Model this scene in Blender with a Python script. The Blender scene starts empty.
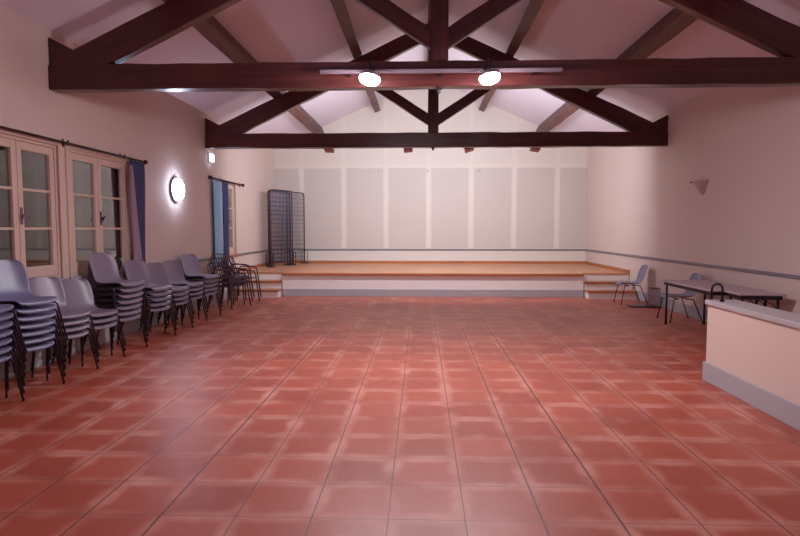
import bpy, bmesh, math, random
from mathutils import Vector, Matrix
random.seed(7)
scene = bpy.context.scene
COL = scene.collection
PI = math.pi

# ------------------------------------------------------------------ room numbers (metres)
XL, XR, YB, YF = -4.175, 4.657, 16.4, -2.6
XC = 0.24
WALL_H = 3.74
PITCH = 0.45
APEX = WALL_H + PITCH * (XR - XC)
ANG = math.atan(PITCH)
T1, T2 = 6.44, 11.15            # front faces of the two trusses

def lin(c):
    return tuple((v / 12.92 if v <= 0.04045 else ((v + 0.055) / 1.055) ** 2.4) for v in [x / 255 for x in c]) + (1,)

# ------------------------------------------------------------------ materials
def new_mat(name):
    m = bpy.data.materials.new(name); m.use_nodes = True
    nt = m.node_tree; nt.nodes.clear()
    out = nt.nodes.new('ShaderNodeOutputMaterial')
    b = nt.nodes.new('ShaderNodeBsdfPrincipled')
    nt.links.new(b.outputs[0], out.inputs[0])
    return m, nt, b, out

def N(nt, t, **k):
    n = nt.nodes.new(t)
    for a, v in k.items(): setattr(n, a, v)
    return n

def M(nt, op, a, b=None, c=None, clamp=False):
    n = nt.nodes.new('ShaderNodeMath'); n.operation = op; n.use_clamp = clamp
    for i, v in enumerate((a, b, c)):
        if v is None: continue
        if isinstance(v, (int, float)): n.inputs[i].default_value = v
        else: nt.links.new(v, n.inputs[i])
    return n.outputs[0]

def mix(nt, f, a, b):
    n = nt.nodes.new('ShaderNodeMix'); n.data_type = 'RGBA'
    for i, v in ((0, f), (6, a), (7, b)):
        if isinstance(v, (int, float)): n.inputs[i].default_value = v
        elif isinstance(v, tuple): n.inputs[i].default_value = v
        else: nt.links.new(v, n.inputs[i])
    return n.outputs[2]

def noise(nt, scale, detail=3, vec=None, rough=0.5):
    n = nt.nodes.new('ShaderNodeTexNoise'); n.inputs['Scale'].default_value = scale
    n.inputs['Detail'].default_value = detail; n.inputs['Roughness'].default_value = rough
    if vec is not None: nt.links.new(vec, n.inputs['Vector'])
    return n.outputs[0]

def objco(nt, scale=None):
    t = nt.nodes.new('ShaderNodeTexCoord')
    if scale is None: return t.outputs['Object']
    mp = nt.nodes.new('ShaderNodeMapping'); mp.inputs['Scale'].default_value = scale
    nt.links.new(t.outputs['Object'], mp.inputs['Vector'])
    return mp.outputs[0]

def bump(nt, b, h, strength=0.2, dist=0.01):
    n = nt.nodes.new('ShaderNodeBump'); n.inputs['Strength'].default_value = strength
    n.inputs['Distance'].default_value = dist
    nt.links.new(h, n.inputs['Height']); nt.links.new(n.outputs[0], b.inputs['Normal'])

def simple(name, rgb, rough=0.5, metal=0.0, var=0.12, scale=6.0, bumps=0.0, spec=0.5):
    m, nt, b, o = new_mat(name)
    c = lin(rgb); d = tuple(v * (1 - var) for v in c[:3]) + (1,)
    f = noise(nt, scale, 4, objco(nt))
    nt.links.new(mix(nt, f, d, c), b.inputs['Base Color'])
    b.inputs['Roughness'].default_value = rough; b.inputs['Metallic'].default_value = metal
    b.inputs['Specular IOR Level'].default_value = spec
    if bumps: bump(nt, b, noise(nt, scale * 12, 3, objco(nt)), bumps, 0.004)
    return m

def wood(name, dark, light, rough, axis_scale, spec=0.5, bstr=0.25):
    m, nt, b, o = new_mat(name)
    v = objco(nt, axis_scale)
    g = noise(nt, 2.2, 6, v, 0.65)
    g2 = noise(nt, 0.9, 2, objco(nt))
    r = N(nt, 'ShaderNodeValToRGB'); r.color_ramp.elements[0].position = 0.32; r.color_ramp.elements[1].position = 0.7
    r.color_ramp.elements[0].color = lin(dark); r.color_ramp.elements[1].color = lin(light)
    nt.links.new(M(nt, 'ADD', M(nt, 'MULTIPLY', g, 0.75), M(nt, 'MULTIPLY', g2, 0.25)), r.inputs[0])
    nt.links.new(r.outputs[0], b.inputs['Base Color'])
    b.inputs['Roughness'].default_value = rough; b.inputs['Specular IOR Level'].default_value = spec
    bump(nt, b, g, bstr, 0.006)
    return m

def emit(name, rgb, strength):
    m = bpy.data.materials.new(name); m.use_nodes = True
    nt = m.node_tree; nt.nodes.clear()
    out = nt.nodes.new('ShaderNodeOutputMaterial'); e = nt.nodes.new('ShaderNodeEmission')
    e.inputs[0].default_value = lin(rgb); e.inputs[1].default_value = strength
    nt.links.new(e.outputs[0], out.inputs[0]); return m

def plaster(name, rgb, var=0.06):
    m, nt, b, o = new_mat(name)
    c = lin(rgb); d = tuple(v * (1 - var) for v in c[:3]) + (1,)
    nt.links.new(mix(nt, noise(nt, 0.9, 4, objco(nt)), d, c), b.inputs['Base Color'])
    b.inputs['Roughness'].default_value = 0.75; b.inputs['Specular IOR Level'].default_value = 0.25
    bump(nt, b, noise(nt, 40, 4, objco(nt)), 0.12, 0.004)
    return m

def board_wall(name, board, joint):
    """back wall: 1.2 m plasterboards with paler filled joints"""
    m, nt, b, o = new_mat(name)
    sep = N(nt, 'ShaderNodeSeparateXYZ'); nt.links.new(objco(nt), sep.inputs[0])
    x, z = sep.outputs[0], sep.outputs[2]
    wob = M(nt, 'MULTIPLY', M(nt, 'SUBTRACT', noise(nt, 1.7, 3, objco(nt)), 0.5), 0.05)
    u = M(nt, 'PINGPONG', M(nt, 'ADD', M(nt, 'ADD', x, 3.38), wob), 0.601)
    sv = M(nt, 'SUBTRACT', 1.0, M(nt, 'SMOOTH_MIN', M(nt, 'MULTIPLY', M(nt, 'SUBTRACT', u, 0.055, clamp=True), 28.0), 1.0, 0.2), clamp=True)
    hz = M(nt, 'ABSOLUTE', M(nt, 'SUBTRACT', M(nt, 'ADD', z, wob), 3.275))
    sh = M(nt, 'SUBTRACT', 1.0, M(nt, 'MULTIPLY', M(nt, 'SUBTRACT', hz, 0.045, clamp=True), 28.0), clamp=True)
    top = M(nt, 'MULTIPLY', M(nt, 'GREATER_THAN', z, 3.3), 0.8)
    low = M(nt, 'LESS_THAN', z, 0.95)
    j = M(nt, 'MAXIMUM', M(nt, 'MAXIMUM', sv, sh), M(nt, 'MAXIMUM', top, low), clamp=True)
    f = noise(nt, 1.2, 4, objco(nt))
    cb = lin(board); cd = tuple(v * 0.95 for v in cb[:3]) + (1,)
    nt.links.new(mix(nt, j, mix(nt, f, cd, cb), lin(joint)), b.inputs['Base Color'])
    b.inputs['Roughness'].default_value = 0.5; b.inputs['Specular IOR Level'].default_value = 0.3
    return m

def tile_floor(name):
    m, nt, b, o = new_mat(name)
    T = 0.4
    sep = N(nt, 'ShaderNodeSeparateXYZ'); nt.links.new(objco(nt), sep.inputs[0])
    u = M(nt, 'DIVIDE', M(nt, 'ADD', sep.outputs[0], 0.164 + 40 * T), T)
    v = M(nt, 'DIVIDE', M(nt, 'ADD', sep.outputs[1], -3.295 + 40 * T), T)
    iu, iv = M(nt, 'FLOOR', u), M(nt, 'FLOOR', v)
    fu, fv = M(nt, 'PINGPONG', u, 0.5), M(nt, 'PINGPONG', v, 0.5)   # not the distance itself: 0 at joint, .5 mid tile
    # pingpong with scale .5 has period 1 -> distance to the nearest joint
    comb = N(nt, 'ShaderNodeCombineXYZ'); nt.links.new(iu, comb.inputs[0]); nt.links.new(iv, comb.inputs[1])
    wn = N(nt, 'ShaderNodeTexWhiteNoise'); wn.noise_dimensions = '3D'; nt.links.new(comb.outputs[0], wn.inputs['Vector'])
    rnd = wn.outputs['Value']
    big = noise(nt, 0.55, 3, objco(nt)); fine = noise(nt, 9.0, 5, objco(nt), 0.6)
    mid = noise(nt, 2.6, 4, objco(nt))
    base = mix(nt, M(nt, 'ADD', M(nt, 'MULTIPLY', rnd, 0.55), M(nt, 'MULTIPLY', mid, 0.5), clamp=True), lin((158, 66, 45)), lin((196, 96, 68)))
    base = mix(nt, M(nt, 'MULTIPLY', fine, 0.25), base, lin((132, 62, 52)))
    # pale wax bloom creeping in from the tile edges
    edge = M(nt, 'MINIMUM', fu, fv)
    wob = M(nt, 'MULTIPLY', mid, 0.22)
    bloom = M(nt, 'SUBTRACT', 1.0, M(nt, 'MULTIPLY', M(nt, 'SUBTRACT', edge, M(nt, 'SUBTRACT', wob, 0.055)), 8.0), clamp=True)
    bloom = M(nt, 'MULTIPLY', bloom, M(nt, 'MULTIPLY_ADD', mid, 2.6, -0.85, clamp=True))
    base = mix(nt, M(nt, 'MULTIPLY', bloom, 0.6), base, lin((226, 168, 150)))
    # joints: along the room dark and irregular, across the room thin
    jr = N(nt, 'ShaderNodeTexWhiteNoise'); jr.noise_dimensions = '1D'; nt.links.new(M(nt, 'ROUND', u), jr.inputs['W'])
    wu = M(nt, 'MULTIPLY_ADD', jr.outputs['Value'], 0.012, 0.006)
    gu = M(nt, 'LESS_THAN', fu, wu); gv = M(nt, 'LESS_THAN', fv, 0.0075)
    g = M(nt, 'MAXIMUM', M(nt, 'MULTIPLY', gu, 0.85), M(nt, 'MULTIPLY', gv, 0.6))
    nt.links.new(mix(nt, g, base, lin((84, 52, 50))), b.inputs['Base Color'])
    b.inputs['Specular IOR Level'].default_value = 0.75
    nt.links.new(M(nt, 'ADD', M(nt, 'MULTIPLY', bloom, 0.12), M(nt, 'MULTIPLY_ADD', fine, 0.14, 0.34)), b.inputs['Roughness'])
    h = M(nt, 'SUBTRACT', M(nt, 'MULTIPLY', fine, 0.12), M(nt, 'MULTIPLY', M(nt, 'MAXIMUM', gu, gv), 1.0))
    bump(nt, b, h, 0.25, 0.004)
    return m

def glass_mat(name):
    m = bpy.data.materials.new(name); m.use_nodes = True
    nt = m.node_tree; nt.nodes.clear()
    out = nt.nodes.new('ShaderNodeOutputMaterial')
    tr = nt.nodes.new('ShaderNodeBsdfTransparent'); gl = nt.nodes.new('ShaderNodeBsdfGlossy')
    tr.inputs[0].default_value = (0.86, 0.85, 0.88, 1); gl.inputs['Roughness'].default_value = 0.03
    fr = nt.nodes.new('ShaderNodeFresnel'); fr.inputs[0].default_value = 1.5
    mx = nt.nodes.new('ShaderNodeMixShader')
    nt.links.new(M(nt, 'MULTIPLY', fr.outputs[0], 3.0, clamp=True), mx.inputs[0])
    nt.links.new(tr.outputs[0], mx.inputs[1]); nt.links.new(gl.outputs[0], mx.inputs[2])
    nt.links.new(mx.outputs[0], out.inputs[0]); return m

def clear_plastic(name, rgb, a):
    m = bpy.data.materials.new(name); m.use_nodes = True
    nt = m.node_tree; nt.nodes.clear()
    out = nt.nodes.new('ShaderNodeOutputMaterial')
    tr = nt.nodes.new('ShaderNodeBsdfTransparent'); p = nt.nodes.new('ShaderNodeBsdfPrincipled')
    p.inputs['Base Color'].default_value = lin(rgb); p.inputs['Roughness'].default_value = 0.25
    mx = nt.nodes.new('ShaderNodeMixShader'); mx.inputs[0].default_value = a
    nt.links.new(tr.outputs[0], mx.inputs[1]); nt.links.new(p.outputs[0], mx.inputs[2])
    nt.links.new(mx.outputs[0], out.inputs[0]); return m

MAT = {}
MAT['wall'] = plaster('wall_paint', (218, 196, 188))
MAT['ceiling'] = plaster('ceiling_paint', (226, 214, 226), 0.04)
MAT['backwall'] = board_wall('plasterboard_wall', (201, 188, 180), (217, 205, 195))
MAT['floor'] = tile_floor('terracotta_tiles')
MAT['beam'] = wood('dark_beam_wood', (46, 18, 18), (96, 44, 40), 0.28, (0.35, 9, 9), 0.5)
MAT['purlin'] = wood('purlin_wood', (66, 36, 34), (118, 74, 66), 0.5, (9, 0.35, 9), 0.4)
MAT['stagewood'] = wood('stage_boards', (178, 118, 84), (212, 156, 116), 0.38, (0.5, 12, 6), 0.45, 0.1)
MAT['stagetrim'] = wood('stage_trim_wood', (158, 88, 50), (196, 122, 74), 0.35, (0.6, 10, 10), 0.45, 0.1)
MAT['darkwood'] = wood('dark_rod_wood', (44, 24, 24), (74, 42, 38), 0.75, (8, 0.6, 8), 0.2)
MAT['white'] = plaster('stage_white', (244, 232, 226), 0.05)
MAT['grey'] = simple('blue_grey_paint', (178, 174, 178), 0.5, 0, 0.08, 3)
MAT['rail'] = simple('rail_paint', (128, 120, 128), 0.45, 0, 0.1, 3)
MAT['slab'] = simple('counter_top_stone', (186, 178, 180), 0.35, 0, 0.12, 9)
MAT['counter'] = plaster('counter_paint', (222, 198, 186), 0.05)
MAT['frame'] = simple('window_frame_paint', (216, 188, 172), 0.45, 0, 0.08, 5)
MAT['shutter'] = simple('shutter_paint', (240, 234, 244), 0.7, 0, 0.12, 4)
MAT['glass'] = glass_mat('window_glass')
MAT['shell'] = simple('grey_mauve_plastic', (138, 122, 140), 0.36, 0, 0.1, 5, 0.1)
MAT['shellblue'] = simple('grey_blue_plastic', (122, 120, 152), 0.36, 0, 0.1, 5, 0.1)
MAT['steel'] = simple('dark_chair_steel', (62, 54, 62), 0.35, 0.6, 0.2, 12)
MAT['foot'] = simple('black_rubber', (28, 24, 26), 0.7)
MAT['bronze'] = simple('brown_painted_metal', (92, 70, 80), 0.4, 0.3, 0.2, 10)
MAT['iron'] = simple('black_iron', (34, 26, 30), 0.45, 0.3, 0.2, 14)
MAT['rack'] = simple('dark_grid_steel', (74, 62, 80), 0.4, 0.5, 0.15, 12)
MAT['alu'] = simple('pale_lighting_bar', (120, 102, 112), 0.5, 0.1, 0.1, 8)
MAT['lamp'] = simple('lamp_housing', (150, 140, 148), 0.4, 0.2, 0.1, 8)
MAT['spot'] = simple('brown_spot_housing', (176, 118, 116), 0.5, 0.1, 0.15, 8)
MAT['tabletop'] = simple('mauve_laminate', (190, 168, 178), 0.3, 0, 0.1, 6)
MAT['curtain_blue'] = simple('light_blue_cloth', (168, 206, 238), 0.85, 0, 0.2, 14, 0.2)
MAT['curtain_navy'] = simple('dark_blue_cloth', (74, 76, 116), 0.85, 0, 0.25, 14, 0.2)
MAT['lilac'] = simple('lit_fold_lilac', (176, 150, 166), 0.85, 0, 0.15, 10, 0.2)  # paler cloth tone for the light on a curtain fold
MAT['sconce'] = simple('plaster_sconce', (196, 162, 158), 0.6, 0, 0.08, 8)
MAT['ring'] = simple('lamp_ring', (120, 112, 122), 0.4, 0.1, 0.1, 8)
MAT['bag'] = simple('black_cloth', (30, 24, 30), 0.8, 0, 0.3, 10, 0.3)
MAT['plastic'] = clear_plastic('smoky_clear_plastic', (150, 126, 134), 0.22)
MAT['flood'] = emit('flood_lens', (246, 240, 248), 400.0)
MAT['stagelens'] = emit('stage_spot_lens', (234, 240, 250), 640.0)
MAT['wallglow'] = emit('wall_lamp_glow', (214, 228, 255), 36.0)
MAT['exitglow'] = emit('emergency_lamp_glow', (206, 224, 255), 9.0)

# ------------------------------------------------------------------ mesh builder
class MB:
    def __init__(s): s.bm = bmesh.new()
    def box(s, a, b, mat=None):
        x0, y0, z0 = a; x1, y1, z1 = b
        c = [(x0, y0, z0), (x1, y0, z0), (x1, y1, z0), (x0, y1, z0), (x0, y0, z1), (x1, y0, z1), (x1, y1, z1), (x0, y1, z1)]
        v = [s.bm.verts.new((mat @ Vector(p)) if mat else p) for p in c]
        for f in ((0, 3, 2, 1), (4, 5, 6, 7), (0, 1, 5, 4), (1, 2, 6, 5), (2, 3, 7, 6), (3, 0, 4, 7)):
            s.bm.faces.new([v[i] for i in f])
        return s
    def prism(s, pts, d0, d1, axis='y', mat=None):
        def P(p, d):
            q = {'y': (p[0], d, p[1]), 'x': (d, p[0], p[1]), 'z': (p[0], p[1], d)}[axis]
            return (mat @ Vector(q)) if mat else q
        a = [s.bm.verts.new(P(p, d0)) for p in pts]; b = [s.bm.verts.new(P(p, d1)) for p in pts]
        n = len(pts)
        s.bm.faces.new(a); s.bm.faces.new(b[::-1])
        for i in range(n): s.bm.faces.new((a[i], b[i], b[(i + 1) % n], a[(i + 1) % n]))
        return s
    def tube(s, path, r, seg=8, closed=False):
        path = [Vector(p) for p in path]; n = len(path); rings = []
        prev = None
        for i, p in enumerate(path):
            if closed: t = (path[(i + 1) % n] - path[i - 1]).normalized()
            else: t = (path[min(i + 1, n - 1)] - path[max(i - 1, 0)]).normalized()
            if prev is None:
                up = Vector((0, 0, 1)) if abs(t.z) < 0.9 else Vector((1, 0, 0))
                a = t.cross(up).normalized()
            else:
                a = (prev - t * prev.dot(t)).normalized()
            prev = a; b = t.cross(a)
            rr = r[i] if isinstance(r, (list, tuple)) else r
            rings.append([s.bm.verts.new(p + (a * math.cos(2 * PI * k / seg) + b * math.sin(2 * PI * k / seg)) * rr) for k in range(seg)])
        m = n if closed else n - 1
        for i in range(m):
            A, B = rings[i], rings[(i + 1) % n]
            for k in range(seg): s.bm.faces.new((A[k], A[(k + 1) % seg], B[(k + 1) % seg], B[k]))
        if not closed:
            s.bm.faces.new(rings[0][::-1]); s.bm.faces.new(rings[-1])
        return s
    def lathe(s, prof, seg=24, mat=None, a0=0.0, a1=2 * PI):
        full = abs(a1 - a0 - 2 * PI) < 1e-6
        cnt = seg if full else seg + 1
        rings = []
        for k in range(cnt):
            an = a0 + (a1 - a0) * k / seg
            ring = []
            for r, z in prof:
                p = Vector((r * math.cos(an), r * math.sin(an), z))
                ring.append(s.bm.verts.new((mat @ p) if mat else p))
            rings.append(ring)
        for k in range(seg):
            A, B = rings[k], rings[(k + 1) % cnt]
            for i in range(len(prof) - 1): s.bm.faces.new((A[i], B[i], B[i + 1], A[i + 1]))
        return s
    def grid(s, rows):
        V = [[s.bm.verts.new(p) for p in row] for row in rows]
        for i in range(len(V) - 1):
            for j in range(len(V[0]) - 1): s.bm.faces.new((V[i][j], V[i][j + 1], V[i + 1][j + 1], V[i + 1][j]))
        return s
    def build(s, name, mat, parent=None, smooth=False, bevel=0.0, loc=None, rot=None, weld=False):
        if weld: bmesh.ops.remove_doubles(s.bm, verts=s.bm.verts, dist=1e-5)
        bmesh.ops.recalc_face_normals(s.bm, faces=s.bm.faces)
        me = bpy.data.meshes.new(name); s.bm.to_mesh(me); s.bm.free()
        me.materials.append(mat)
        if smooth:
            for p in me.polygons: p.use_smooth = True
        o = bpy.data.objects.new(name, me); COL.objects.link(o)
        if parent: o.parent = parent
        if loc: o.location = loc
        if rot: o.rotation_euler = rot
        if bevel:
            bv = o.modifiers.new('bevel', 'BEVEL'); bv.width = bevel; bv.segments = 2; bv.limit_method = 'ANGLE'; bv.angle_limit = 0.6
        return o

def tag(o, label, cat, group=None):
    o['label'] = label; o['category'] = cat
    if group: o['group'] = group
    return o
def thing(name, loc, label, cat, rotz=0, group=None):
    o = bpy.data.objects.new(name, None); COL.objects.link(o); o.empty_display_size = 0.1
    o.location = loc; o.rotation_euler = (0, 0, rotz)
    return tag(o, label, cat, group)
def struct(o): o['kind'] = 'structure'; return o
def dup(root, loc, rotz, label, group=None):
    r = root.copy(); COL.objects.link(r); r.location = loc; r.rotation_euler = (0, 0, rotz)
    r['label'] = label
    if group: r['group'] = group
    for ch in list(root.children):
        c = ch.copy(); COL.objects.link(c); c.parent = r
        for g in list(ch.children):
            d = g.copy(); COL.objects.link(d); d.parent = c
    return r

# ------------------------------------------------------------------ room shell
struct(MB().box((XL - 0.3, YF - 0.3, -0.12), (XR + 0.3, YB + 0.3, 0)).build('floor', MAT['floor']))
TH = 0.12
w = MB()
xo0, xo1 = XL - 0.3, XR + 0.3
zo0, zo1 = WALL_H - 0.3 * PITCH, WALL_H - 0.3 * PITCH
w.prism([(xo0, zo0), (XC, APEX), (XC, APEX + TH), (xo0, zo0 + TH)], YF - 0.3, YB + 0.3)
w.prism([(XC, APEX), (xo1, zo1), (xo1, zo1 + TH), (XC, APEX + TH)], YF - 0.3, YB + 0.3)
struct(w.build('ceiling', MAT['ceiling'], weld=True))
gab = [(XL, 0), (XR, 0), (XR, WALL_H), (XC, APEX), (XL, WALL_H)]
struct(MB().prism(gab, YB, YB + 0.25).build('wall_back', MAT['backwall']))
struct(MB().prism(gab, YF - 0.25, YF).build('wall_front', MAT['wall']))
struct(MB().box((XR, YF, 0), (XR + 0.25, YB, WALL_H - 0.11)).build('wall_right', MAT['wall']))
# left wall with three window openings
OPEN = [(5.22, 6.56, 0.93, 2.47), (6.75, 8.14, 0.93, 2.47), (11.92, 12.90, 0.93, 2.52)]
w = MB(); y = YF
for (a, b, z0, z1) in OPEN:
    w.box((XL - 0.25, y, 0), (XL, a, WALL_H - 0.11))
    w.box((XL - 0.25, a, 0), (XL, b, z0)); w.box((XL - 0.25, a, z1), (XL, b, WALL_H - 0.11)); y = b
w.box((XL - 0.25, y, 0), (XL, YB, WALL_H - 0.11))
struct(w.build('wall_left', MAT['wall']))
# thin fillets closing the wall heads under the sloping ceiling
for nm, x0, x1 in (('trim_1', XL - 0.25, XL), ('trim_2', XR, XR + 0.25)):
    zz = (lambda x: WALL_H - (XL - x) * PITCH) if x0 < 0 else (lambda x: WALL_H - (x - XR) * PITCH)
    struct(MB().prism([(x0, WALL_H - 0.11), (x1, WALL_H - 0.11), (x1, zz(x1)), (x0, max(zz(x0), WALL_H - 0.11))], YF, YB).build(nm, MAT['wall']))
# dado rails and baseboards
RZ0, RZ1 = 0.885, 0.935
STF = 12.72          # stage front
STZ = 0.52
struct(MB().box((XL + 0.02, YB - 0.022, RZ0), (XR - 0.02, YB, RZ1)).build('trim_3', MAT['rail'], bevel=0.006))
struct(MB().box((XR - 0.022, YF, RZ0), (XR, YB, RZ1)).build('trim_4', MAT['rail'], bevel=0.006))
w = MB()
for a, b in ((YF, 5.14), (8.22, 11.83), (12.99, YB)): w.box((XL, a, RZ0), (XL + 0.022, b, RZ1))
struct(w.build('trim_5', MAT['rail'], bevel=0.006))
struct(MB().box((XR - 0.02, YF, 0), (XR, 12.40, 0.19)).build('baseboard_right', MAT['grey'], bevel=0.005))
struct(MB().box((XL, YF, 0), (XL + 0.008, 12.40, 0.19)).build('baseboard_left', MAT['grey'], bevel=0.002))

# ------------------------------------------------------------------ windows (left wall)
def window(name, y0, y1, z0, z1, ymid, shutters, handle_mat, sillmat):
    fx0, fx1 = XL - 0.09, XL - 0.012
    w = MB()
    w.box((fx0, y0, z0), (fx1, y0 + 0.045, z1)); w.box((fx0, y1 - 0.045, z0), (fx1, y1, z1))
    w.box((fx0, y0 + 0.045, z0), (fx1, y1 - 0.045, z0 + 0.045)); w.box((fx0, y0 + 0.045, z1 - 0.045), (fx1, y1 - 0.045, z1))
    root = struct(w.build(name, MAT['frame'], bevel=0.004))
    # architrave on the wall face around the opening
    a = MB(); px0, px1 = XL, XL + 0.018
    a.box((px0, y0 - 0.06, z0), (px1, y0 + 0.012, z1 + 0.05)); a.box((px0, y1 - 0.012, z0), (px1, y1 + 0.06, z1 + 0.05))
    a.box((px0, y0 + 0.012, z1 - 0.012), (px1, y1 - 0.012, z1 + 0.05))
    a.build('architrave', MAT['frame'], root, bevel=0.004)
    MB().box((XL - 0.09, y0 - 0.07, z0 - 0.05), (XL + 0.032, y1 + 0.07, z0)).build('window_sill', sillmat, root, bevel=0.006)
    for (a0, a1, side) in ((y0 + 0.048, ymid - 0.004, 0), (ymid + 0.004, y1 - 0.048, 1)):
        b0, b1 = z0 + 0.048, z1 - 0.048
        st, rt = 0.075, 0.085
        cx0, cx1 = XL - 0.075, XL - 0.02
        c = MB()
        c.box((cx0, a0, b0), (cx1, a0 + st, b1)); c.box((cx0, a1 - st, b0), (cx1, a1, b1))
        c.box((cx0, a0 + st, b0), (cx1, a1 - st, b0 + rt + 0.03)); c.box((cx0, a0 + st, b1 - rt), (cx1, a1 - st, b1))
        for k in (1, 2):
            zc = b0 + rt + 0.03 + (b1 - rt - b0 - rt - 0.03) * k / 3
            c.box((cx0 + 0.01, a0 + st, zc - 0.014), (cx1 - 0.005, a1 - st, zc + 0.014))
        cs = c.build('casement', MAT['frame'], root, bevel=0.004)
        MB().box((XL - 0.052, a0 + st - 0.005, b0 + rt), (XL - 0.047, a1 - st + 0.005, b1 - rt + 0.005)).build('pane', MAT['glass'], cs)
        if side == 1 and handle_mat:
            h = MB(); hy = a0 + 0.03; hz = (z0 + z1) / 2 - 0.06
            h.box((XL - 0.02, hy - 0.014, hz - 0.09), (XL - 0.010, hy + 0.014, hz + 0.09))
            h.tube([(XL - 0.012, hy, hz + 0.01), (XL + 0.028, hy, hz + 0.01)], 0.009)
            h.tube([(XL + 0.028, hy - 0.05, hz - 0.03), (XL + 0.030, hy - 0.01, hz + 0.01), (XL + 0.028, hy + 0.03, hz + 0.03)], [0.012, 0.012, 0.009])
            h.build('handle', handle_mat, cs)
        if shutters[side]:
            s_ = MB(); sy0, sy1 = y0 + 0.02 if side == 0 else ymid + 0.005, ymid - 0.005 if side == 0 else y1 - 0.02
            zt = z1 - 0.03
            s_.box((XL - 0.15, sy0, z0 + 0.02), (XL - 0.12, sy0 + 0.07, zt)); s_.box((XL - 0.15, sy1 - 0.07, z0 + 0.02), (XL - 0.12, sy1, zt))
            n = 13
            for k in range(n):
                q = z0 + 0.02 + (zt - z0 - 0.02) * k / n
                s_.box((XL - 0.145, sy0 + 0.07, q), (XL - 0.125, sy1 - 0.07, q + (zt - z0) / n - 0.012))
            s_.build('shutter', MAT['shutter'], root)
    return root
window('window_1', *OPEN[0], 5.90, (True, True), MAT['alu'], MAT['grey'])
window('window_2', *OPEN[1], 7.41, (True, False), MAT['iron'], MAT['grey'])
window('window_3', *OPEN[2], 12.41, (True, True), MAT['iron'], MAT['stagetrim'])
# night outside: dark garden wall a few metres out
struct(MB().box((XL - 4.2, -2, -0.3), (XL - 4.0, 17, 3.0)).build('wall_outside', simple('night_wall', (40, 34, 44), 0.9)))

# ------------------------------------------------------------------ roof trusses
def member(name, pts, y0, y1, mat, parent, origin, direction, jit=0.006):
    """polygon (x,z) in the truss plane, extruded y0..y1, stored in a frame whose X runs along the grain"""
    an = math.atan2(direction[1], direction[0]); ca, sa = math.cos(an), math.sin(an)
    loc = [((p[0] - origin[0]) * ca + (p[1] - origin[1]) * sa, -(p[0] - origin[0]) * sa + (p[1] - origin[1]) * ca) for p in pts]
    b = MB(); b.prism(loc, y0, y1)
    # cross cuts along the length for a slightly hand-hewn outline
    xs = [p[0] for p in loc]; L = max(xs) - min(xs)
    if L > 1.2:
        n = int(L / 0.3)
        for k in range(1, n):
            x = min(xs) + L * k / n
            bmesh.ops.bisect_plane(b.bm, geom=b.bm.verts[:] + b.bm.edges[:] + b.bm.faces[:], plane_co=(x, 0, 0), plane_no=(1, 0, 0))
        for v in b.bm.verts:
            if min(xs) + 0.02 < v.co.x < max(xs) - 0.02:
                v.co.z += random.uniform(-jit, jit); v.co.y += random.uniform(-jit, jit) * 0.8
    o = b.build(name, mat, parent, bevel=0.012)
    o.location = (origin[0], 0, origin[1]); o.rotation_euler = (0, -an, 0)
    return o

def truss(yf, cx, label):
    root = thing('roof_truss', (cx, yf, 3.03), label, 'roof truss', 0, 'roof trusses')
    def P(pts): return [(p[0] - cx, p[1] - 3.03) for p in pts]
    D = 0.17
    zt = 3.34; zb = 3.065
    member('tie_beam', P([(XL, zb), (XR, zb), (XR, zt), (XL, zt)]), 0, D, MAT['beam'], root, (XL - cx, 0), (1, 0))
    for s in (-1, 1):
        W = (XL if s < 0 else XR)
        f = lambda d, z: (W - s * d, z)          # d = distance in from the wall
        half = abs(W - cx)
        up = lambda d: 3.50 + 0.465 * (d - 0.265)
        dh = half - 0.10
        pts = [f(0.02, zt - 0.02), f(0.10, up(0.10)), f(dh, up(dh)), f(dh, up(dh) - 0.30), f(0.63, zt - 0.02)]
        member('rafter', P(pts), 0.015, D - 0.015, MAT['beam'], root, P([f(0.1, up(0.1))])[0], (s * -1 * 1.0, 0.465))
        member('heel_block', P([f(0, zt), f(0, 3.65), f(0.275, 3.51), f(0.5, zt)]), 0.02, D - 0.02, MAT['beam'], root, P([f(0, zt)])[0], (1, 0))
        # strut from the king post up to the rafter
        a = half - 0.09                          # post face
        def meet(zp):                            # strut line meets underside of rafter
            # z = zp + .65*(a-d) ; under = up(d)-.335
            d = (zp + 0.65 * a - (3.50 - 0.465 * 0.265 - 0.335)) / (0.465 + 0.65); return d
        d0, d1 = meet(3.48), meet(3.70)
        pts = [f(a, 3.48), f(a, 3.70), f(d1 - 0.03, up(d1 - 0.03) - 0.30), f(d0 - 0.03, up(d0 - 0.03) - 0.30)]
        member('strut', P(pts), 0.03, D - 0.03, MAT['beam'], root, P([f(a, 3.48)])[0], (s * 1.0, 0.65))
    ap = 3.50 + 0.465 * (abs(XR - cx) - 0.265)
    b = [(cx - 0.10, zt), (cx + 0.10, zt), (cx + 0.10, ap), (cx - 0.10, ap)]
    member('king_post', P(b), 0.02, D - 0.02, MAT['beam'], root, (0, zt - 3.03), (0, 1), 0.004)
    m = MB(); m.tube([(0, D / 2, -0.02), (0, D / 2, 0.036)], 0.02); m.tube([(0, D / 2, 0.02), (0, D / 2, 0.036)], 0.04, 12)
    m.build('bolt', MAT['iron'], root)
    return root
truss(T1, 0.20, 'dark timber roof truss nearer the camera, carrying the lighting bar')
truss(T2, XC, 'dark timber roof truss farther away, in front of the stage')

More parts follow.
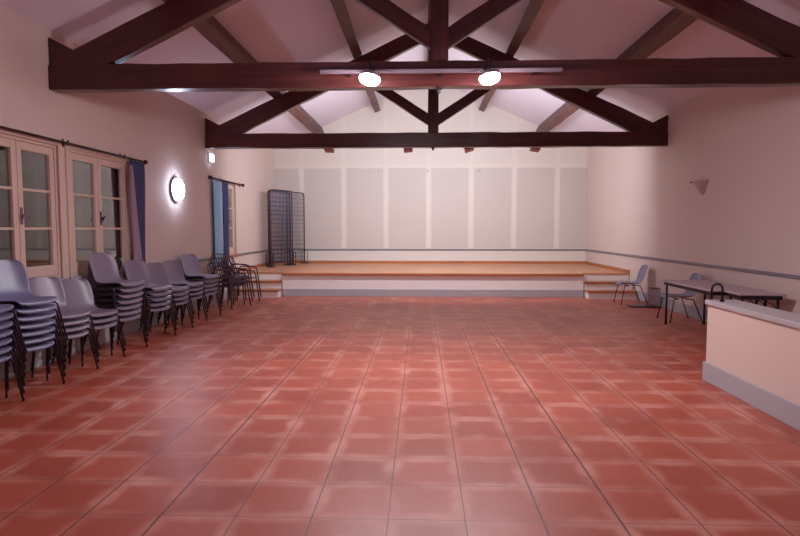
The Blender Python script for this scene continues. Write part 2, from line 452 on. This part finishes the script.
def purlin(d, side, dep, wid, label):
    # top face against the ceiling slope
    zc = WALL_H + PITCH * (abs(XR - XC) - d)
    an = ANG if side < 0 else -ANG
    x = XC + side * d
    b = MB(); b.box((-wid / 2, 0, -dep), (wid / 2, YB - YF, 0))
    L = YB - YF
    for k in range(1, 40):
        bmesh.ops.bisect_plane(b.bm, geom=b.bm.verts[:] + b.bm.edges[:] + b.bm.faces[:], plane_co=(0, L * k / 40, 0), plane_no=(0, 1, 0))
    for v in b.bm.verts:
        if 0.1 < v.co.y < L - 0.1 and v.co.z < -0.05: v.co.z += random.uniform(-0.007, 0.007); v.co.x += random.uniform(-0.006, 0.006)
    o = b.build('purlin', MAT['purlin'], bevel=0.01)
    o.location = (x, YF, zc); o.rotation_euler = (0, -an, 0)
    return tag(o, label, 'roof beam', 'purlins')
purlin(3.12, -1, 0.30, 0.19, 'lower left purlin, brown beam along the ceiling nearest the window wall')
purlin(1.55, -1, 0.27, 0.17, 'upper left purlin, brown beam along the ceiling left of the king posts')
purlin(1.55, 1, 0.27, 0.17, 'upper right purlin, brown beam along the ceiling right of the king posts')
purlin(3.12, 1, 0.30, 0.19, 'lower right purlin, brown beam along the ceiling nearest the sconce wall')
rb = MB().prism([(-0.1, -0.30), (0.1, -0.30), (0.1, -0.1 * PITCH), (0, 0), (-0.1, -0.1 * PITCH)], 0, YB - YF).build('ridge_beam', MAT['purlin'], bevel=0.008)
rb.location = (XC, YF, APEX); tag(rb, 'ridge beam along the top of the ceiling above the king posts', 'roof beam')

# ------------------------------------------------------------------ flood lamps on the near truss
BZ, BY = 3.20, T1 - 0.10
r = thing('lighting_bar', (XC - 0.03, BY, BZ), 'long pale metal lighting bar fixed across the near tie beam', 'lighting bar')
MB().box((-1.30, -0.018, -0.02), (1.30, 0.018, 0.02)).build('bar', MAT['alu'], r, bevel=0.004)
for x in (-1.0, 0.0, 1.0): MB().box((x - 0.02, 0.018, -0.03), (x + 0.02, 0.103, 0.03)).build('clamp', MAT['iron'], r)
def flood(x, tilt, label):
    t = thing('flood_lamp', (x, BY - 0.06, BZ - 0.02), label, 'flood lamp', 0, 'flood lamps')
    m = Matrix.Translation((0, -0.22, -0.115)) @ Matrix.Rotation(tilt, 4, 'Y') @ Matrix.Rotation(math.radians(-12), 4, 'X') @ Matrix.Scale(0.92, 4)
    MB().lathe([(0.118, -0.012), (0.122, 0.0), (0.115, 0.02), (0.085, 0.05), (0.045, 0.07), (0.0, 0.072)], 28, m).build('housing', MAT['lamp'], t, smooth=True)
    MB().lathe([(0.114, -0.008), (0.112, -0.03), (0.098, -0.05), (0.06, -0.065), (0.0, -0.07)], 28, m).build('lens', MAT['flood'], t, smooth=True)
    b = MB(); b.tube([(0, 0.045, 0.055), (0, -0.02, 0.075), (0, -0.16, 0.075), (0, -0.21, 0.05), (0, -0.22, -0.05)], 0.011); b.box((-0.03, 0.02, -0.005), (0.03, 0.042, 0.07))
    b.build('bracket', MAT['iron'], t)
flood(-0.525, 0.14, 'left of the two lit flood lamps hanging from the lighting bar')
flood(0.705, -0.14, 'right of the two lit flood lamps hanging from the lighting bar')

# ------------------------------------------------------------------ stage spots behind the far tie beam
for i, (x, tl, lab) in enumerate([(-1.81, 0.05, 'leftmost of four stage spots peeking below the far tie beam'),
                                  (-0.25, -0.08, 'stage spot just left of the king post, below the far tie beam'),
                                  (0.94, -0.30, 'tilted stage spot just right of the king post, below the far tie beam'),
                                  (2.25, 0.16, 'rightmost of four stage spots peeking below the far tie beam')]):
    t = thing('stage_spotlight', (x, T2 + 0.17, 3.18), lab, 'spotlight', 0, 'stage spotlights')
    m = Matrix.Translation((0, 0.20, -0.06)) @ Matrix.Rotation(tl, 4, 'Y') @ Matrix.Rotation(math.radians(-8), 4, 'X')
    h = MB(); h.box((-0.088, -0.11, -0.09), (0.088, 0.09, 0.09), m); h.build('housing', MAT['spot'], t, bevel=0.006)
    MB().box((-0.075, 0.0901, -0.075), (0.075, 0.096, 0.075), m).build('lens', MAT['stagelens'], t)
    MB().box((-0.02, 0.0, 0.02), (0.02, 0.13, 0.06)).build('bracket', MAT['iron'], t)

# ------------------------------------------------------------------ stage and steps
SX0, SX1 = -3.08, 3.58           # between the two flights
st = thing('stage', (XC, STF, 0), 'raised stage with wood floor, white front and grey skirting', 'stage')
def L(x, y, z): return (x - XC, y - STF, z)
RS = STF + 0.22                  # stage edge behind the steps
w = MB()
w.prism([(XL - XC + 0.002, RS - STF), (SX0 - XC, RS - STF), (SX0 - XC, -0.03), (SX1 - XC, -0.03), (SX1 - XC, RS - STF), (XR - XC - 0.002, RS - STF), (XR - XC - 0.002, YB - STF - 0.002), (XL - XC + 0.002, YB - STF - 0.002)], STZ - 0.045, STZ, 'z')
w.build('stage_floor', MAT['stagewood'], st)
w = MB(); w.box(L(SX0, STF, 0), L(SX1, STF + 0.06, STZ - 0.045))
w.box(L(XL + 0.002, RS + 0.03, 0), L(SX0, RS + 0.08, STZ - 0.045)); w.box(L(SX1, RS + 0.03, 0), L(XR - 0.002, RS + 0.08, STZ - 0.045))
w.box(L(SX0, STF + 0.06, 0), L(SX0 + 0.05, RS + 0.08, STZ - 0.045)); w.box(L(SX1 - 0.05, STF + 0.06, 0), L(SX1, RS + 0.08, STZ - 0.045))
w.build('front_panel', MAT['white'], st)
MB().box(L(SX0, STF - 0.015, 0), L(SX1, STF, 0.165)).build('skirting', MAT['grey'], st, bevel=0.004)
w = MB(); w.box(L(SX0, STF - 0.045, STZ - 0.05), L(SX1, STF - 0.028, STZ + 0.002)); w.build('nosing', MAT['stagetrim'], st, bevel=0.004)
w = MB(); w.box(L(XL + 0.02, YB - 0.025, STZ), L(XR - 0.02, YB - 0.002, STZ + 0.07))
w.box(L(XL + 0.002, RS, STZ), L(XL + 0.025, YB - 0.002, STZ + 0.07)); w.box(L(XR - 0.025, RS, STZ), L(XR - 0.002, YB - 0.002, STZ + 0.07))
w.build('plinth', MAT['stagetrim'], st)
def steps(x0, x1, label):
    cx = (x0 + x1) / 2; h = (x1 - x0) / 2
    t = thing('stage_steps', (cx, 12.42, 0), label, 'steps', 0, 'stage steps')
    z1, z2 = 0.173, 0.347
    MB().box((-h, 0.0, 0), (h, 0.26, z1 - 0.04)).build('riser', MAT['white'], t)
    MB().box((-h, 0.26, 0), (h, 0.52, z2 - 0.04)).build('riser', MAT['white'], t)
    MB().box((-h, 0.525, z2), (h, 0.548, STZ - 0.047)).build('riser', MAT['white'], t)
    MB().box((-h - 0.02 if x0 > 0 else -h, -0.03, z1 - 0.04), (h if x0 > 0 else h + 0.02, 0.26, z1)).build('tread', MAT['stagetrim'], t, bevel=0.006)
    MB().box((-h - 0.02 if x0 > 0 else -h, 0.23, z2 - 0.04), (h if x0 > 0 else h + 0.02, 0.52, z2)).build('tread', MAT['stagetrim'], t, bevel=0.006)
steps(XL + 0.025, SX0 - 0.03, 'white steps with wood treads up to the left end of the stage')
steps(SX1 + 0.03, XR - 0.025, 'white steps with wood treads up to the right end of the stage')

# ------------------------------------------------------------------ bar counter, right foreground
CX0, CX1, CY = 2.85, 3.10, 5.78
c = thing('counter_wall', (CX0, CY, 0), 'low cream counter wall with grey top and skirting, right foreground', 'counter')
MB().box((0.0, -6.4, 0), (CX1 - CX0, -0.005, 0.755)).build('counter_body', MAT['counter'], c)
MB().box((-0.025, -6.4, 0.755), (CX1 - CX0 + 0.03, 0.015, 0.805)).build('counter_top', MAT['slab'], c, bevel=0.01)
w = MB(); w.box((-0.022, -6.4, 0), (0, 0.012, 0.185)); w.box((0, -0.005, 0), (CX1 - CX0, 0.012, 0.185))
w.build('skirting', MAT['grey'], c, bevel=0.004)
# swan-neck tap standing near the end of the counter top
t = thing('swan_neck_tap', (2.912, 5.63, 0.805), 'small dark swan-neck tap standing on the end of the counter top', 'tap')
p = [(0, 0, 0.0), (0, 0, 0.125)] + [(-0.05 + 0.05 * math.cos(a), 0, 0.125 + 0.045 * math.sin(a)) for a in [PI * k / 10 for k in range(1, 11)]] + [(-0.105, 0, 0.07)]
MB().tube(p, 0.010, 10).build('spout', MAT['iron'], t, smooth=True)
MB().lathe([(0, 0), (0.022, 0), (0.022, 0.012), (0.012, 0.02), (0.0, 0.02)], 16).build('base', MAT['iron'], t)

# ------------------------------------------------------------------ plastic shell chairs
def make_chair(label, shellmat, group=None):
    root = thing('shell_chair', (0, 0, 0), label, 'chair', 0, group)
    prof = [(0.238, 0.405, 0.165), (0.238, 0.428, 0.188), (0.215, 0.444, 0.198), (0.13, 0.440, 0.203), (0.03, 0.430, 0.203), (-0.07, 0.428, 0.200),
            (-0.145, 0.440, 0.196), (-0.188, 0.475, 0.193), (-0.216, 0.53, 0.196), (-0.243, 0.60, 0.204), (-0.275, 0.685, 0.204), (-0.303, 0.752, 0.190), (-0.313, 0.782, 0.155), (-0.316, 0.789, 0.11)]
    prof = [(x, (z - 0.03) if z < 0.48 else z - 0.03 + 0.02 * (z - 0.48) / 0.31, h) for x, z, h in prof]
    rows = []
    K = 10
    for i, (x, z, hw) in enumerate(prof):
        row = []
        for k in range(K + 1):
            s = -1 + 2 * k / K
            e = abs(s) ** 3
            up = max(0, min(1, (z - 0.41) / 0.12)) if i > 5 else 0
            row.append((x + e * 0.035 * up, s * hw, z + e * 0.018 * (1 - up) - (0.010 * (1 - s * s)) * (1 - up) * (1 if 2 < i < 7 else 0)))
        rows.append(row)
    o = MB().grid(rows).build('seat_shell', shellmat, root, smooth=True)
    so = o.modifiers.new('thick', 'SOLIDIFY'); so.thickness = 0.008; so.offset = -1
    ss = o.modifiers.new('smooth', 'SUBSURF'); ss.levels = 1; ss.render_levels = 1
    r = 0.0092
    for s in (-1, 1):
        for fx, fl in ((0.165, 0.235), (-0.135, -0.270)):
            d = 1 if fx > 0 else -1
            path = [(fx - d * 0.10, s * 0.150, 0.378), (fx - d * 0.03, s * 0.175, 0.378), (fx, s * 0.208, 0.374), (fx + d * 0.006, s * 0.224, 0.362), (fx + d * 0.012, s * 0.228, 0.33), (fl, s * 0.265, 0.018)]
            lg = MB().tube(path, r).build('leg', MAT['steel'], root, smooth=True)
            q = Vector(path[-1])
            MB().tube([q + Vector((0, 0, -0.018)), q + Vector((0, 0, 0.012))], 0.0115).build('foot_cap', MAT['foot'], lg)
    w = MB()
    for x in (0.08, -0.06): w.tube([(x, -0.155, 0.378), (x, 0.155, 0.378)], 0.009)
    w.build('seat_frame', MAT['steel'], root)
    return root

ORD = ['topmost', 'second from top', 'third from top', 'fourth from top', 'fifth from top', 'sixth from top', 'seventh from top']
def ordinal(k, n):
    if n - 1 - k == 0: return 'topmost'
    if k == 0: return 'bottom one'
    return ORD[n - 1 - k]
P0 = make_chair('x', MAT['shell']); Pb = make_chair('x', MAT['shellblue'])
used = {id(P0): False, id(Pb): False}
def put(proto, x, y, z, rz, label, group=None):
    if not used[id(proto)]:
        used[id(proto)] = True; o = proto; o.location = (x, y, z); o.rotation_euler = (0, 0, rz); o['label'] = label
        if group: o['group'] = group
        return o
    return dup(proto, (x, y, z), rz, label, group)
PITCHZ, FWD = 0.072, 0.012
def stack(proto, x, y, ang, n, where, colour):
    a = math.radians(ang)
    for k in range(n):
        f = FWD * (k - (n - 1) * 0.5)
        put(proto, x + f * math.cos(a), y + f * math.sin(a), PITCHZ * k, a + math.radians(random.uniform(-1.2, 1.2)),
            '%s plastic chair, %s in the %s' % (colour, ordinal(k, n), where), 'stacked plastic chairs along the window wall')
stack(Pb, -3.755, 4.66, -24, 7, 'stack cut by the left photo edge', 'blue-grey')
stack(Pb, -3.755, 5.24, -24, 7, 'tall stack under the left window', 'blue-grey')
stack(P0, -3.78, 5.85, -26, 4, 'low stack of four under the windows', 'grey')
stack(P0, -3.79, 6.42, -24, 3, 'low stack of three under the windows', 'grey')
stack(P0, -3.765, 6.97, -20, 7, 'seven-high stack below the right-hand window', 'grey')
stack(P0, -3.77, 7.82, -22, 5, 'five-high stack in front of the dark curtain', 'grey')
stack(P0, -3.77, 8.42, -22, 4, 'four-high stack just past the dark curtain', 'grey')
stack(P0, -3.80, 9.08, -22, 4, 'four-high stack below the round wall lamp', 'grey')
stack(P0, -3.785, 9.72, -22, 5, 'five-high stack next to the metal armchairs', 'grey')
# the two single chairs on the right
put(Pb, 4.235, 11.74, 0, PI - 0.06, 'blue-grey plastic chair standing alone by the right-hand stage steps')
put(Pb, 4.23, 9.52, 0, PI - 0.02, 'blue-grey plastic chair drawn up to the far end of the table')

# ------------------------------------------------------------------ metal armchairs
def make_armchair():
    root = thing('metal_armchair', (0, 0, 0), 'x', 'armchair', 0, 'metal armchairs')
    for s in (-1, 1):
        path = [(0.285, s * 0.30, 0.0), (0.24, s * 0.265, 0.40), (0.225, s * 0.258, 0.56), (0.20, s * 0.257, 0.615), (0.15, s * 0.256, 0.635), (-0.10, s * 0.256, 0.645), (-0.17, s * 0.256, 0.63), (-0.20, s * 0.258, 0.58), (-0.215, s * 0.265, 0.42), (-0.25, s * 0.30, 0.0)]
        MB().tube(path, 0.014, 8).build('arm_frame', MAT['bronze'], root, smooth=True)
    w = MB()
    for k in range(7): x = 0.20 - k * 0.062; w.box((x - 0.02, -0.232, 0.415), (x + 0.02, 0.232, 0.425))
    w.box((-0.2, -0.238, 0.40), (0.22, -0.215, 0.415)); w.box((-0.2, 0.215, 0.40), (0.22, 0.238, 0.415)); w.box((0.19, -0.2445, 0.402), (0.21, 0.2445, 0.414)); w.box((-0.2, -0.2445, 0.402), (-0.18, 0.2445, 0.414))
    w.build('seat', MAT['bronze'], root)
    def bk(y, z): return (-0.205 - (z - 0.42) * 0.28, y, z)
    path = [bk(-0.222, 0.42), bk(-0.222, 0.75), bk(-0.205, 0.81), bk(-0.16, 0.84), bk(0, 0.85), bk(0.16, 0.84), bk(0.205, 0.81), bk(0.222, 0.75), bk(0.222, 0.42)]
    MB().tube(path, 0.012).build('back_frame', MAT['bronze'], root, smooth=True)
    for k in range(5):
        y = -0.16 + k * 0.08
        w = MB(); w.tube([bk(y, 0.45), bk(y, 0.842)], 0.010, 6); w.build('back_slat', MAT['bronze'], root)
    MB().tube([bk(-0.222, 0.455), bk(0.222, 0.455)], 0.010).build('back_rail', MAT['bronze'], root)
    return root
A0 = make_armchair(); first = True
for (x, y, ang, n, where) in [(-3.69, 10.93, -18, 3, 'three-high stack right after the plastic chairs'), (-3.70, 11.62, -14, 2, 'two-high stack right before the stage steps')]:
    a = math.radians(ang)
    for k in range(n):
        f = 0.04 * k; loc = (x + f * math.cos(a), y + f * math.sin(a), 0.085 * k)
        lab = 'brown tubular metal armchair, %s in the %s' % (['bottom one', 'top one' if n == 2 else 'middle one', 'topmost'][k], where)
        if first: A0.location = loc; A0.rotation_euler = (0, 0, a); A0['label'] = lab; first = False
        else: dup(A0, loc, a, lab)

# ------------------------------------------------------------------ folding tables on the right
def table(cx, cy, lx, ly, rz, label, h=0.70):
    t = thing('folding_table', (cx, cy, 0), label, 'table', rz, 'folding tables')
    MB().box((-lx / 2, -ly / 2, h - 0.024), (lx / 2, ly / 2, h)).build('tabletop', MAT['tabletop'], t, bevel=0.006)
    w = MB(); i = 0.035
    w.box((-lx / 2 + i, -ly / 2 + i, h - 0.075), (lx / 2 - i, -ly / 2 + i + 0.02, h - 0.024)); w.box((-lx / 2 + i, ly / 2 - i - 0.02, h - 0.075), (lx / 2 - i, ly / 2 - i, h - 0.024))
    w.box((-lx / 2 + i, -ly / 2 + i + 0.02, h - 0.075), (-lx / 2 + i + 0.02, ly / 2 - i - 0.02, h - 0.024)); w.box((lx / 2 - i - 0.02, -ly / 2 + i + 0.02, h - 0.075), (lx / 2 - i, ly / 2 - i - 0.02, h - 0.024))
    w.build('apron', MAT['iron'], t)
    for sx in (-1, 1):
        for sy in (-1, 1):
            x, y = sx * (lx / 2 - 0.065), sy * (ly / 2 - 0.075)
            lg = MB().tube([(x, y, h - 0.03), (x, y, 0.0)], 0.016, 10).build('leg', MAT['iron'], t, smooth=True)
            MB().tube([(x, y, 0), (x, y, 0.03)], 0.02, 10).build('foot_cap', MAT['foot'], lg)
    for sy in (-1, 1):
        MB().tube([(0, sy * (ly / 2 - 0.09), h - 0.06), (lx * 0.32, sy * (ly / 2 - 0.09), h - 0.15), (lx / 2 - 0.065, sy * (ly / 2 - 0.075), h - 0.22)], 0.006).build('brace', MAT['iron'], t)
    return t
table(4.17, 8.46, 0.72, 1.54, 0, 'mauve folding table with dark legs beside the right wall')
table(4.25, 7.45, 0.56, 0.44, math.radians(-3), 'small mauve folding table behind the counter wall, nearer the camera')

# ------------------------------------------------------------------ clear bin on a low dark board, by the steps
b = MB().box((4.04, 11.07, 0), (4.60, 11.34, 0.022)).build('low_board', MAT['steel'], bevel=0.004)
tag(b, 'flat dark board lying on the floor under the clear bin', 'board')
t = thing('clear_bin', (4.50, 11.20, 0.022), 'smoky see-through bin standing on the dark board by the wall', 'bin')
w = MB(); w.prism([(-0.09, -0.08), (0.09, -0.08), (0.09, 0.08), (-0.09, 0.08)], 0, 0.006, 'z')
for a, b_ in (((-0.09, -0.08, 0.006), (0.09, -0.075, 0.34)), ((-0.09, 0.075, 0.006), (0.09, 0.08, 0.34)), ((-0.09, -0.075, 0.006), (-0.085, 0.075, 0.34)), ((0.085, -0.075, 0.006), (0.09, 0.075, 0.34))): w.box(a, b_)
w.build('bin_body', MAT['plastic'], t)
MB().tube([(-0.09, -0.08, 0.34), (0.09, -0.08, 0.34), (0.09, 0.08, 0.34), (-0.09, 0.08, 0.34)], 0.007, 6, True).build('rim', MAT['steel'], t)

# ------------------------------------------------------------------ grid display panels on the stage
def make_panel():
    t = thing('grid_panel', (0, 0, 0), 'x', 'grid panel', 0, 'grid display panels')
    W, H = 0.46, 1.98
    p = [(-W, 0, 0.05), (-W, 0, H - 0.06), (-W + 0.02, 0, H - 0.02), (-W + 0.06, 0, H), (W - 0.06, 0, H), (W - 0.02, 0, H - 0.02), (W, 0, H - 0.06), (W, 0, 0.05)]
    MB().tube(p, 0.016, 8).build('frame', MAT['rack'], t, smooth=True)
    w = MB()
    for k in range(1, 16): x = -W + 2 * W * k / 16; w.tube([(x, 0, 0.10), (x, 0, H - 0.01)], 0.0055, 4)
    for k in range(0, 17): z = 0.10 + (H - 0.16) * k / 16; w.tube([(-W, 0.006, z), (W, 0.006, z)], 0.0042, 4)
    w.build('wire_grid', MAT['rack'], t)
    for s in (-1, 1):
        f = MB(); x = s * W
        f.tube([(x, -0.11, 0.016), (x, 0.11, 0.016)], 0.016)
        f.tube([(x, -0.10, 0.016), (x, -0.10, 0.34), (x, -0.06, 0.37), (x, 0.06, 0.37), (x, 0.10, 0.34), (x, 0.10, 0.016)], 0.009, 6)
        f.build('foot', MAT['rack'], t, smooth=True)
    return t
G = make_panel()
for i, (x, y, ang, lab) in enumerate([(-3.63, 14.98, 66, 'dark wire grid panel, frontmost of the cluster on stage'),
                                      (-3.75, 15.25, 66, 'dark wire grid panel, second from the front in the cluster on stage'),
                                      (-3.81, 15.54, 66, 'dark wire grid panel, third from the front in the cluster on stage'),
                                      (-3.43, 15.80, 72, 'dark wire grid panel, rightmost of the cluster on stage')]):
    if i == 0: G.location = (x, y, STZ); G.rotation_euler = (0, 0, math.radians(ang)); G['label'] = lab
    else: dup(G, (x, y, STZ), math.radians(ang), lab)

# ------------------------------------------------------------------ curtains and rods
def rod(y0, y1, z, brackets, label):
    t = thing('curtain_rod', (XL, (y0 + y1) / 2, z), label, 'curtain rod', 0, 'curtain rods')
    cy = (y0 + y1) / 2; x = 0.065
    MB().tube([(x, y0 - cy, 0), (x, y1 - cy, 0)], 0.014, 10).build('pole', MAT['darkwood'], t, smooth=True)
    for y in (y0, y1):
        m = Matrix.Translation((x, y - cy, 0))
        MB().lathe([(0, -0.035), (0.02, -0.028), (0.031, -0.01), (0.031, 0.01), (0.02, 0.028), (0, 0.035)], 12, m).build('finial', MAT['darkwood'], t, smooth=True)
    for y in brackets:
        w = MB(); w.box((0, y - cy - 0.015, -0.04), (0.008, y - cy + 0.015, 0.05)); w.tube([(0.006, y - cy, 0.0), (x, y - cy, 0.0)], 0.009)
        w.tube([(x, y - cy, -0.02), (x, y - cy, 0.035)], 0.011); w.build('bracket', MAT['iron'], t)
rod(3.2, 8.56, 2.50, (3.4, 6.66, 7.95), 'long dark curtain rod above the two near windows')
rod(11.22, 13.32, 2.51, (11.30, 13.22), 'short dark curtain rod above the far window')
def curtain(y0, y1, z0, z1, folds, depth, mat, label, x=0.10, pinch=0.0, lit_fold=None, press=0.018):
    cy = (y0 + y1) / 2
    root = thing('curtain', (XL + x, cy, z0), label, 'curtain', 0, 'curtains')
    def sheet(a0, a1, off, ph, vt=1.0, taper=False):
        rows = []
        R_, C_ = 22, folds * 8
        for i in range(R_ + 1):
            v = vt * i / R_; z = (z1 - z0) * v
            row = []
            for k in range(C_ + 1):
                u = k / C_; yy = a0 + (a1 - a0) * u * ((1.0 - 0.97 * v / vt) if taper else 1)
                sq = 1 - pinch * (1 - v) * 0.6
                pr = max(0.0, min(1.0, (2.35 - (z0 + z)) / 1.35))
                yy = yy * sq + 0.012 * math.sin(v * 5 + u * 9)
                xx = off + depth * math.sin(u * folds * 2 * PI + ph + 0.6 * math.sin(v * 3)) * (0.75 + 0.25 * (1 - v)) * (1 if v < 0.93 else 0.75)
                row.append((xx - pr * (press + 0.35 * (xx - off)), yy, z))
            rows.append(row)
        return rows
    o = MB().grid(sheet(y0 - cy, y1 - cy, 0, 0)).build('cloth', mat, root, smooth=True)
    so = o.modifiers.new('thick', 'SOLIDIFY'); so.thickness = 0.004; so.offset = 0
    if lit_fold:  # tapered pale sheet: light on one fold, put into colour and shape
        o = MB().grid(sheet(y0 - cy - 0.03, y0 - cy + (y1 - y0) * 0.62, 0.022, 1.0, 0.95, True)).build('lit_fold', lit_fold, root, smooth=True)
        o['label'] = 'pale lilac sheet standing for a lit fold'
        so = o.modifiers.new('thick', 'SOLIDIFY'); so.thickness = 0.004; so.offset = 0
    w = MB()
    for k in range(folds + 1):
        y = (y0 - cy) + (y1 - y0) * k / folds
        w.tube([(0.065 - x + 0.022 * math.cos(a), y, z1 - z0 + 0.012 + 0.022 * math.sin(a)) for a in [2 * PI * q / 10 for q in range(10)]], 0.004, 6, True)
    w.build('curtain_ring', MAT['iron'], root)
    return root
curtain(8.10, 8.52, 0.95, 2.475, 4, 0.03, MAT['curtain_navy'], 'dark blue curtain with painted pale lit fold beside the near windows', 0.058, 0.1, MAT['lilac'])
curtain(11.38, 11.86, 0.72, 2.485, 4, 0.03, MAT['curtain_blue'], 'light blue curtain hanging at the far window', 0.062, press=0.0)
curtain(11.90, 12.26, 0.80, 2.485, 3, 0.028, MAT['curtain_navy'], 'dark blue curtain right beside the light blue one', 0.062, press=0.0)

# ------------------------------------------------------------------ wall lamps, emergency light, sconce, small things
t = thing('wall_lamp', (XL, 9.72, 2.17), 'lit round bulkhead lamp on the window wall', 'wall lamp')
m = Matrix.Rotation(PI / 2, 4, 'Y')
MB().lathe([(0, 0), (0.205, 0), (0.213, 0.008), (0.213, 0.03), (0.198, 0.036), (0.186, 0.034), (0.186, 0.01), (0, 0.01)], 32, m).build('ring', MAT['ring'], t, smooth=True)
MB().lathe([(0.184, 0.015), (0.182, 0.06), (0.16, 0.10), (0.09, 0.13), (0, 0.138)], 32, m).build('diffuser', MAT['wallglow'], t, smooth=True)
t = thing('emergency_light', (XL, 11.38, 2.82), 'small lit emergency light box on the wall under the far truss', 'emergency light')
MB().box((0, -0.10, 0), (0.03, 0.10, 0.17)).build('housing', MAT['lamp'], t, bevel=0.006)
MB().box((0.03, -0.09, 0.01), (0.06, 0.09, 0.16)).build('diffuser', MAT['exitglow'], t, bevel=0.01)
t = thing('wall_sconce', (XR, 9.72, 2.06), 'unlit half-cone plaster sconce on the right wall', 'wall sconce')
m = Matrix.Rotation(PI / 2, 4, 'Z')
MB().lathe([(0.0, 0.0), (0.035, 0.012), (0.085, 0.09), (0.135, 0.18), (0.165, 0.235), (0.155, 0.235), (0.125, 0.18), (0.07, 0.09), (0.0, 0.03)], 18, m, 0, PI).build('shade', MAT['sconce'], t, smooth=True)
MB().box((-0.012, -0.05, 0.02), (0, 0.05, 0.2)).build('back_plate', MAT['sconce'], t)
h = MB().lathe([(0, 0), (0.018, 0), (0.014, 0.03), (0, 0.035)], 10, Matrix.Translation((XR, 10.12, 2.30)) @ Matrix.Rotation(-PI / 2, 4, 'Y')).build('wall_peg', MAT['spot'])
tag(h, 'tiny dark peg on the right wall just beyond the sconce', 'peg')
for x, lab in ((-1.18, 'left'), (0.19, 'middle'), (1.66, 'right')):
    h = MB().lathe([(0, 0), (0.014, 0), (0.014, 0.01), (0.008, 0.03), (0.016, 0.04), (0, 0.045)], 10, Matrix.Translation((x, YB, 3.13)) @ Matrix.Rotation(PI / 2, 4, 'X')).build('wall_hook', MAT['iron'])
    tag(h, '%s one of three small hooks high on the stage back wall' % lab, 'hook', 'back wall hooks')
# dark bundle on the sill by the curtain
rows = []
for i in range(9):
    th = PI * i / 8
    rows.append([(0.058 * math.sin(th) * math.cos(p) * (1 + 0.10 * math.sin(3 * p)), 0.10 * math.sin(th) * math.sin(p) * (1 + 0.08 * math.cos(4 * p)), 0.10 - 0.10 * math.cos(th) * (1 if th > PI / 2 else 0.97)) for p in [2 * PI * k / 16 for k in range(17)]])
o = MB().grid(rows).build('cloth_bundle', MAT['bag'], smooth=True, loc=(XL + 0.086, 7.60, 0.932), weld=True)
tag(o, 'black rounded cloth bundle on the window sill beside the dark curtain', 'bundle')

# ------------------------------------------------------------------ world, camera, view
wd = bpy.data.worlds.new('night'); scene.world = wd; wd.use_nodes = True
wd.node_tree.nodes['Background'].inputs[0].default_value = (0.10, 0.09, 0.16, 1)
wd.node_tree.nodes['Background'].inputs[1].default_value = 0.15
# two fill globes added behind the camera, out of view, for general light
def area(name, loc, size, power, rgb, rot):
    l = bpy.data.lights.new(name, 'AREA'); l.shape = 'DISK'; l.size = size; l.energy = power; l.color = lin(rgb)[:3]
    o = bpy.data.objects.new(name, l); COL.objects.link(o); o.location = loc; o.rotation_euler = rot; return o
for i, x in enumerate((-1.6, 2.1)):
    t = thing('fill_lamp', (x, -0.6, 3.6), ('left' if i == 0 else 'right') + ' added fill lamp above and behind the viewer', 'fill lamp', 0, 'added fill lamps')
    MB().lathe([(0, -0.15), (0.10, -0.12), (0.15, -0.02), (0.13, 0.08), (0.05, 0.14), (0, 0.15)], 20).build('fill_globe', emit('fill_glow', (232, 216, 246), 36.0), t, smooth=True)
    zc = WALL_H + PITCH * (abs(XR - XC) - abs(x - XC)) - 3.6
    MB().tube([(0, 0, 0.14), (0, 0, zc)], 0.008).build('cord', MAT['iron'], t)

cam = bpy.data.cameras.new('camera'); co = bpy.data.objects.new('camera', cam); COL.objects.link(co)
cam.sensor_width = 36.0; cam.lens = 575.88 / 800 * 36.0; cam.clip_end = 100
co.location = (0, 0, 1.507); co.rotation_euler = (PI / 2 - 0.068197, 0, 0.035381)
scene.camera = co
scene.view_settings.view_transform = 'Standard'; scene.view_settings.look = 'None'
scene.view_settings.exposure = 0.5; scene.view_settings.gamma = 1.0
scene.view_settings.use_curve_mapping = False
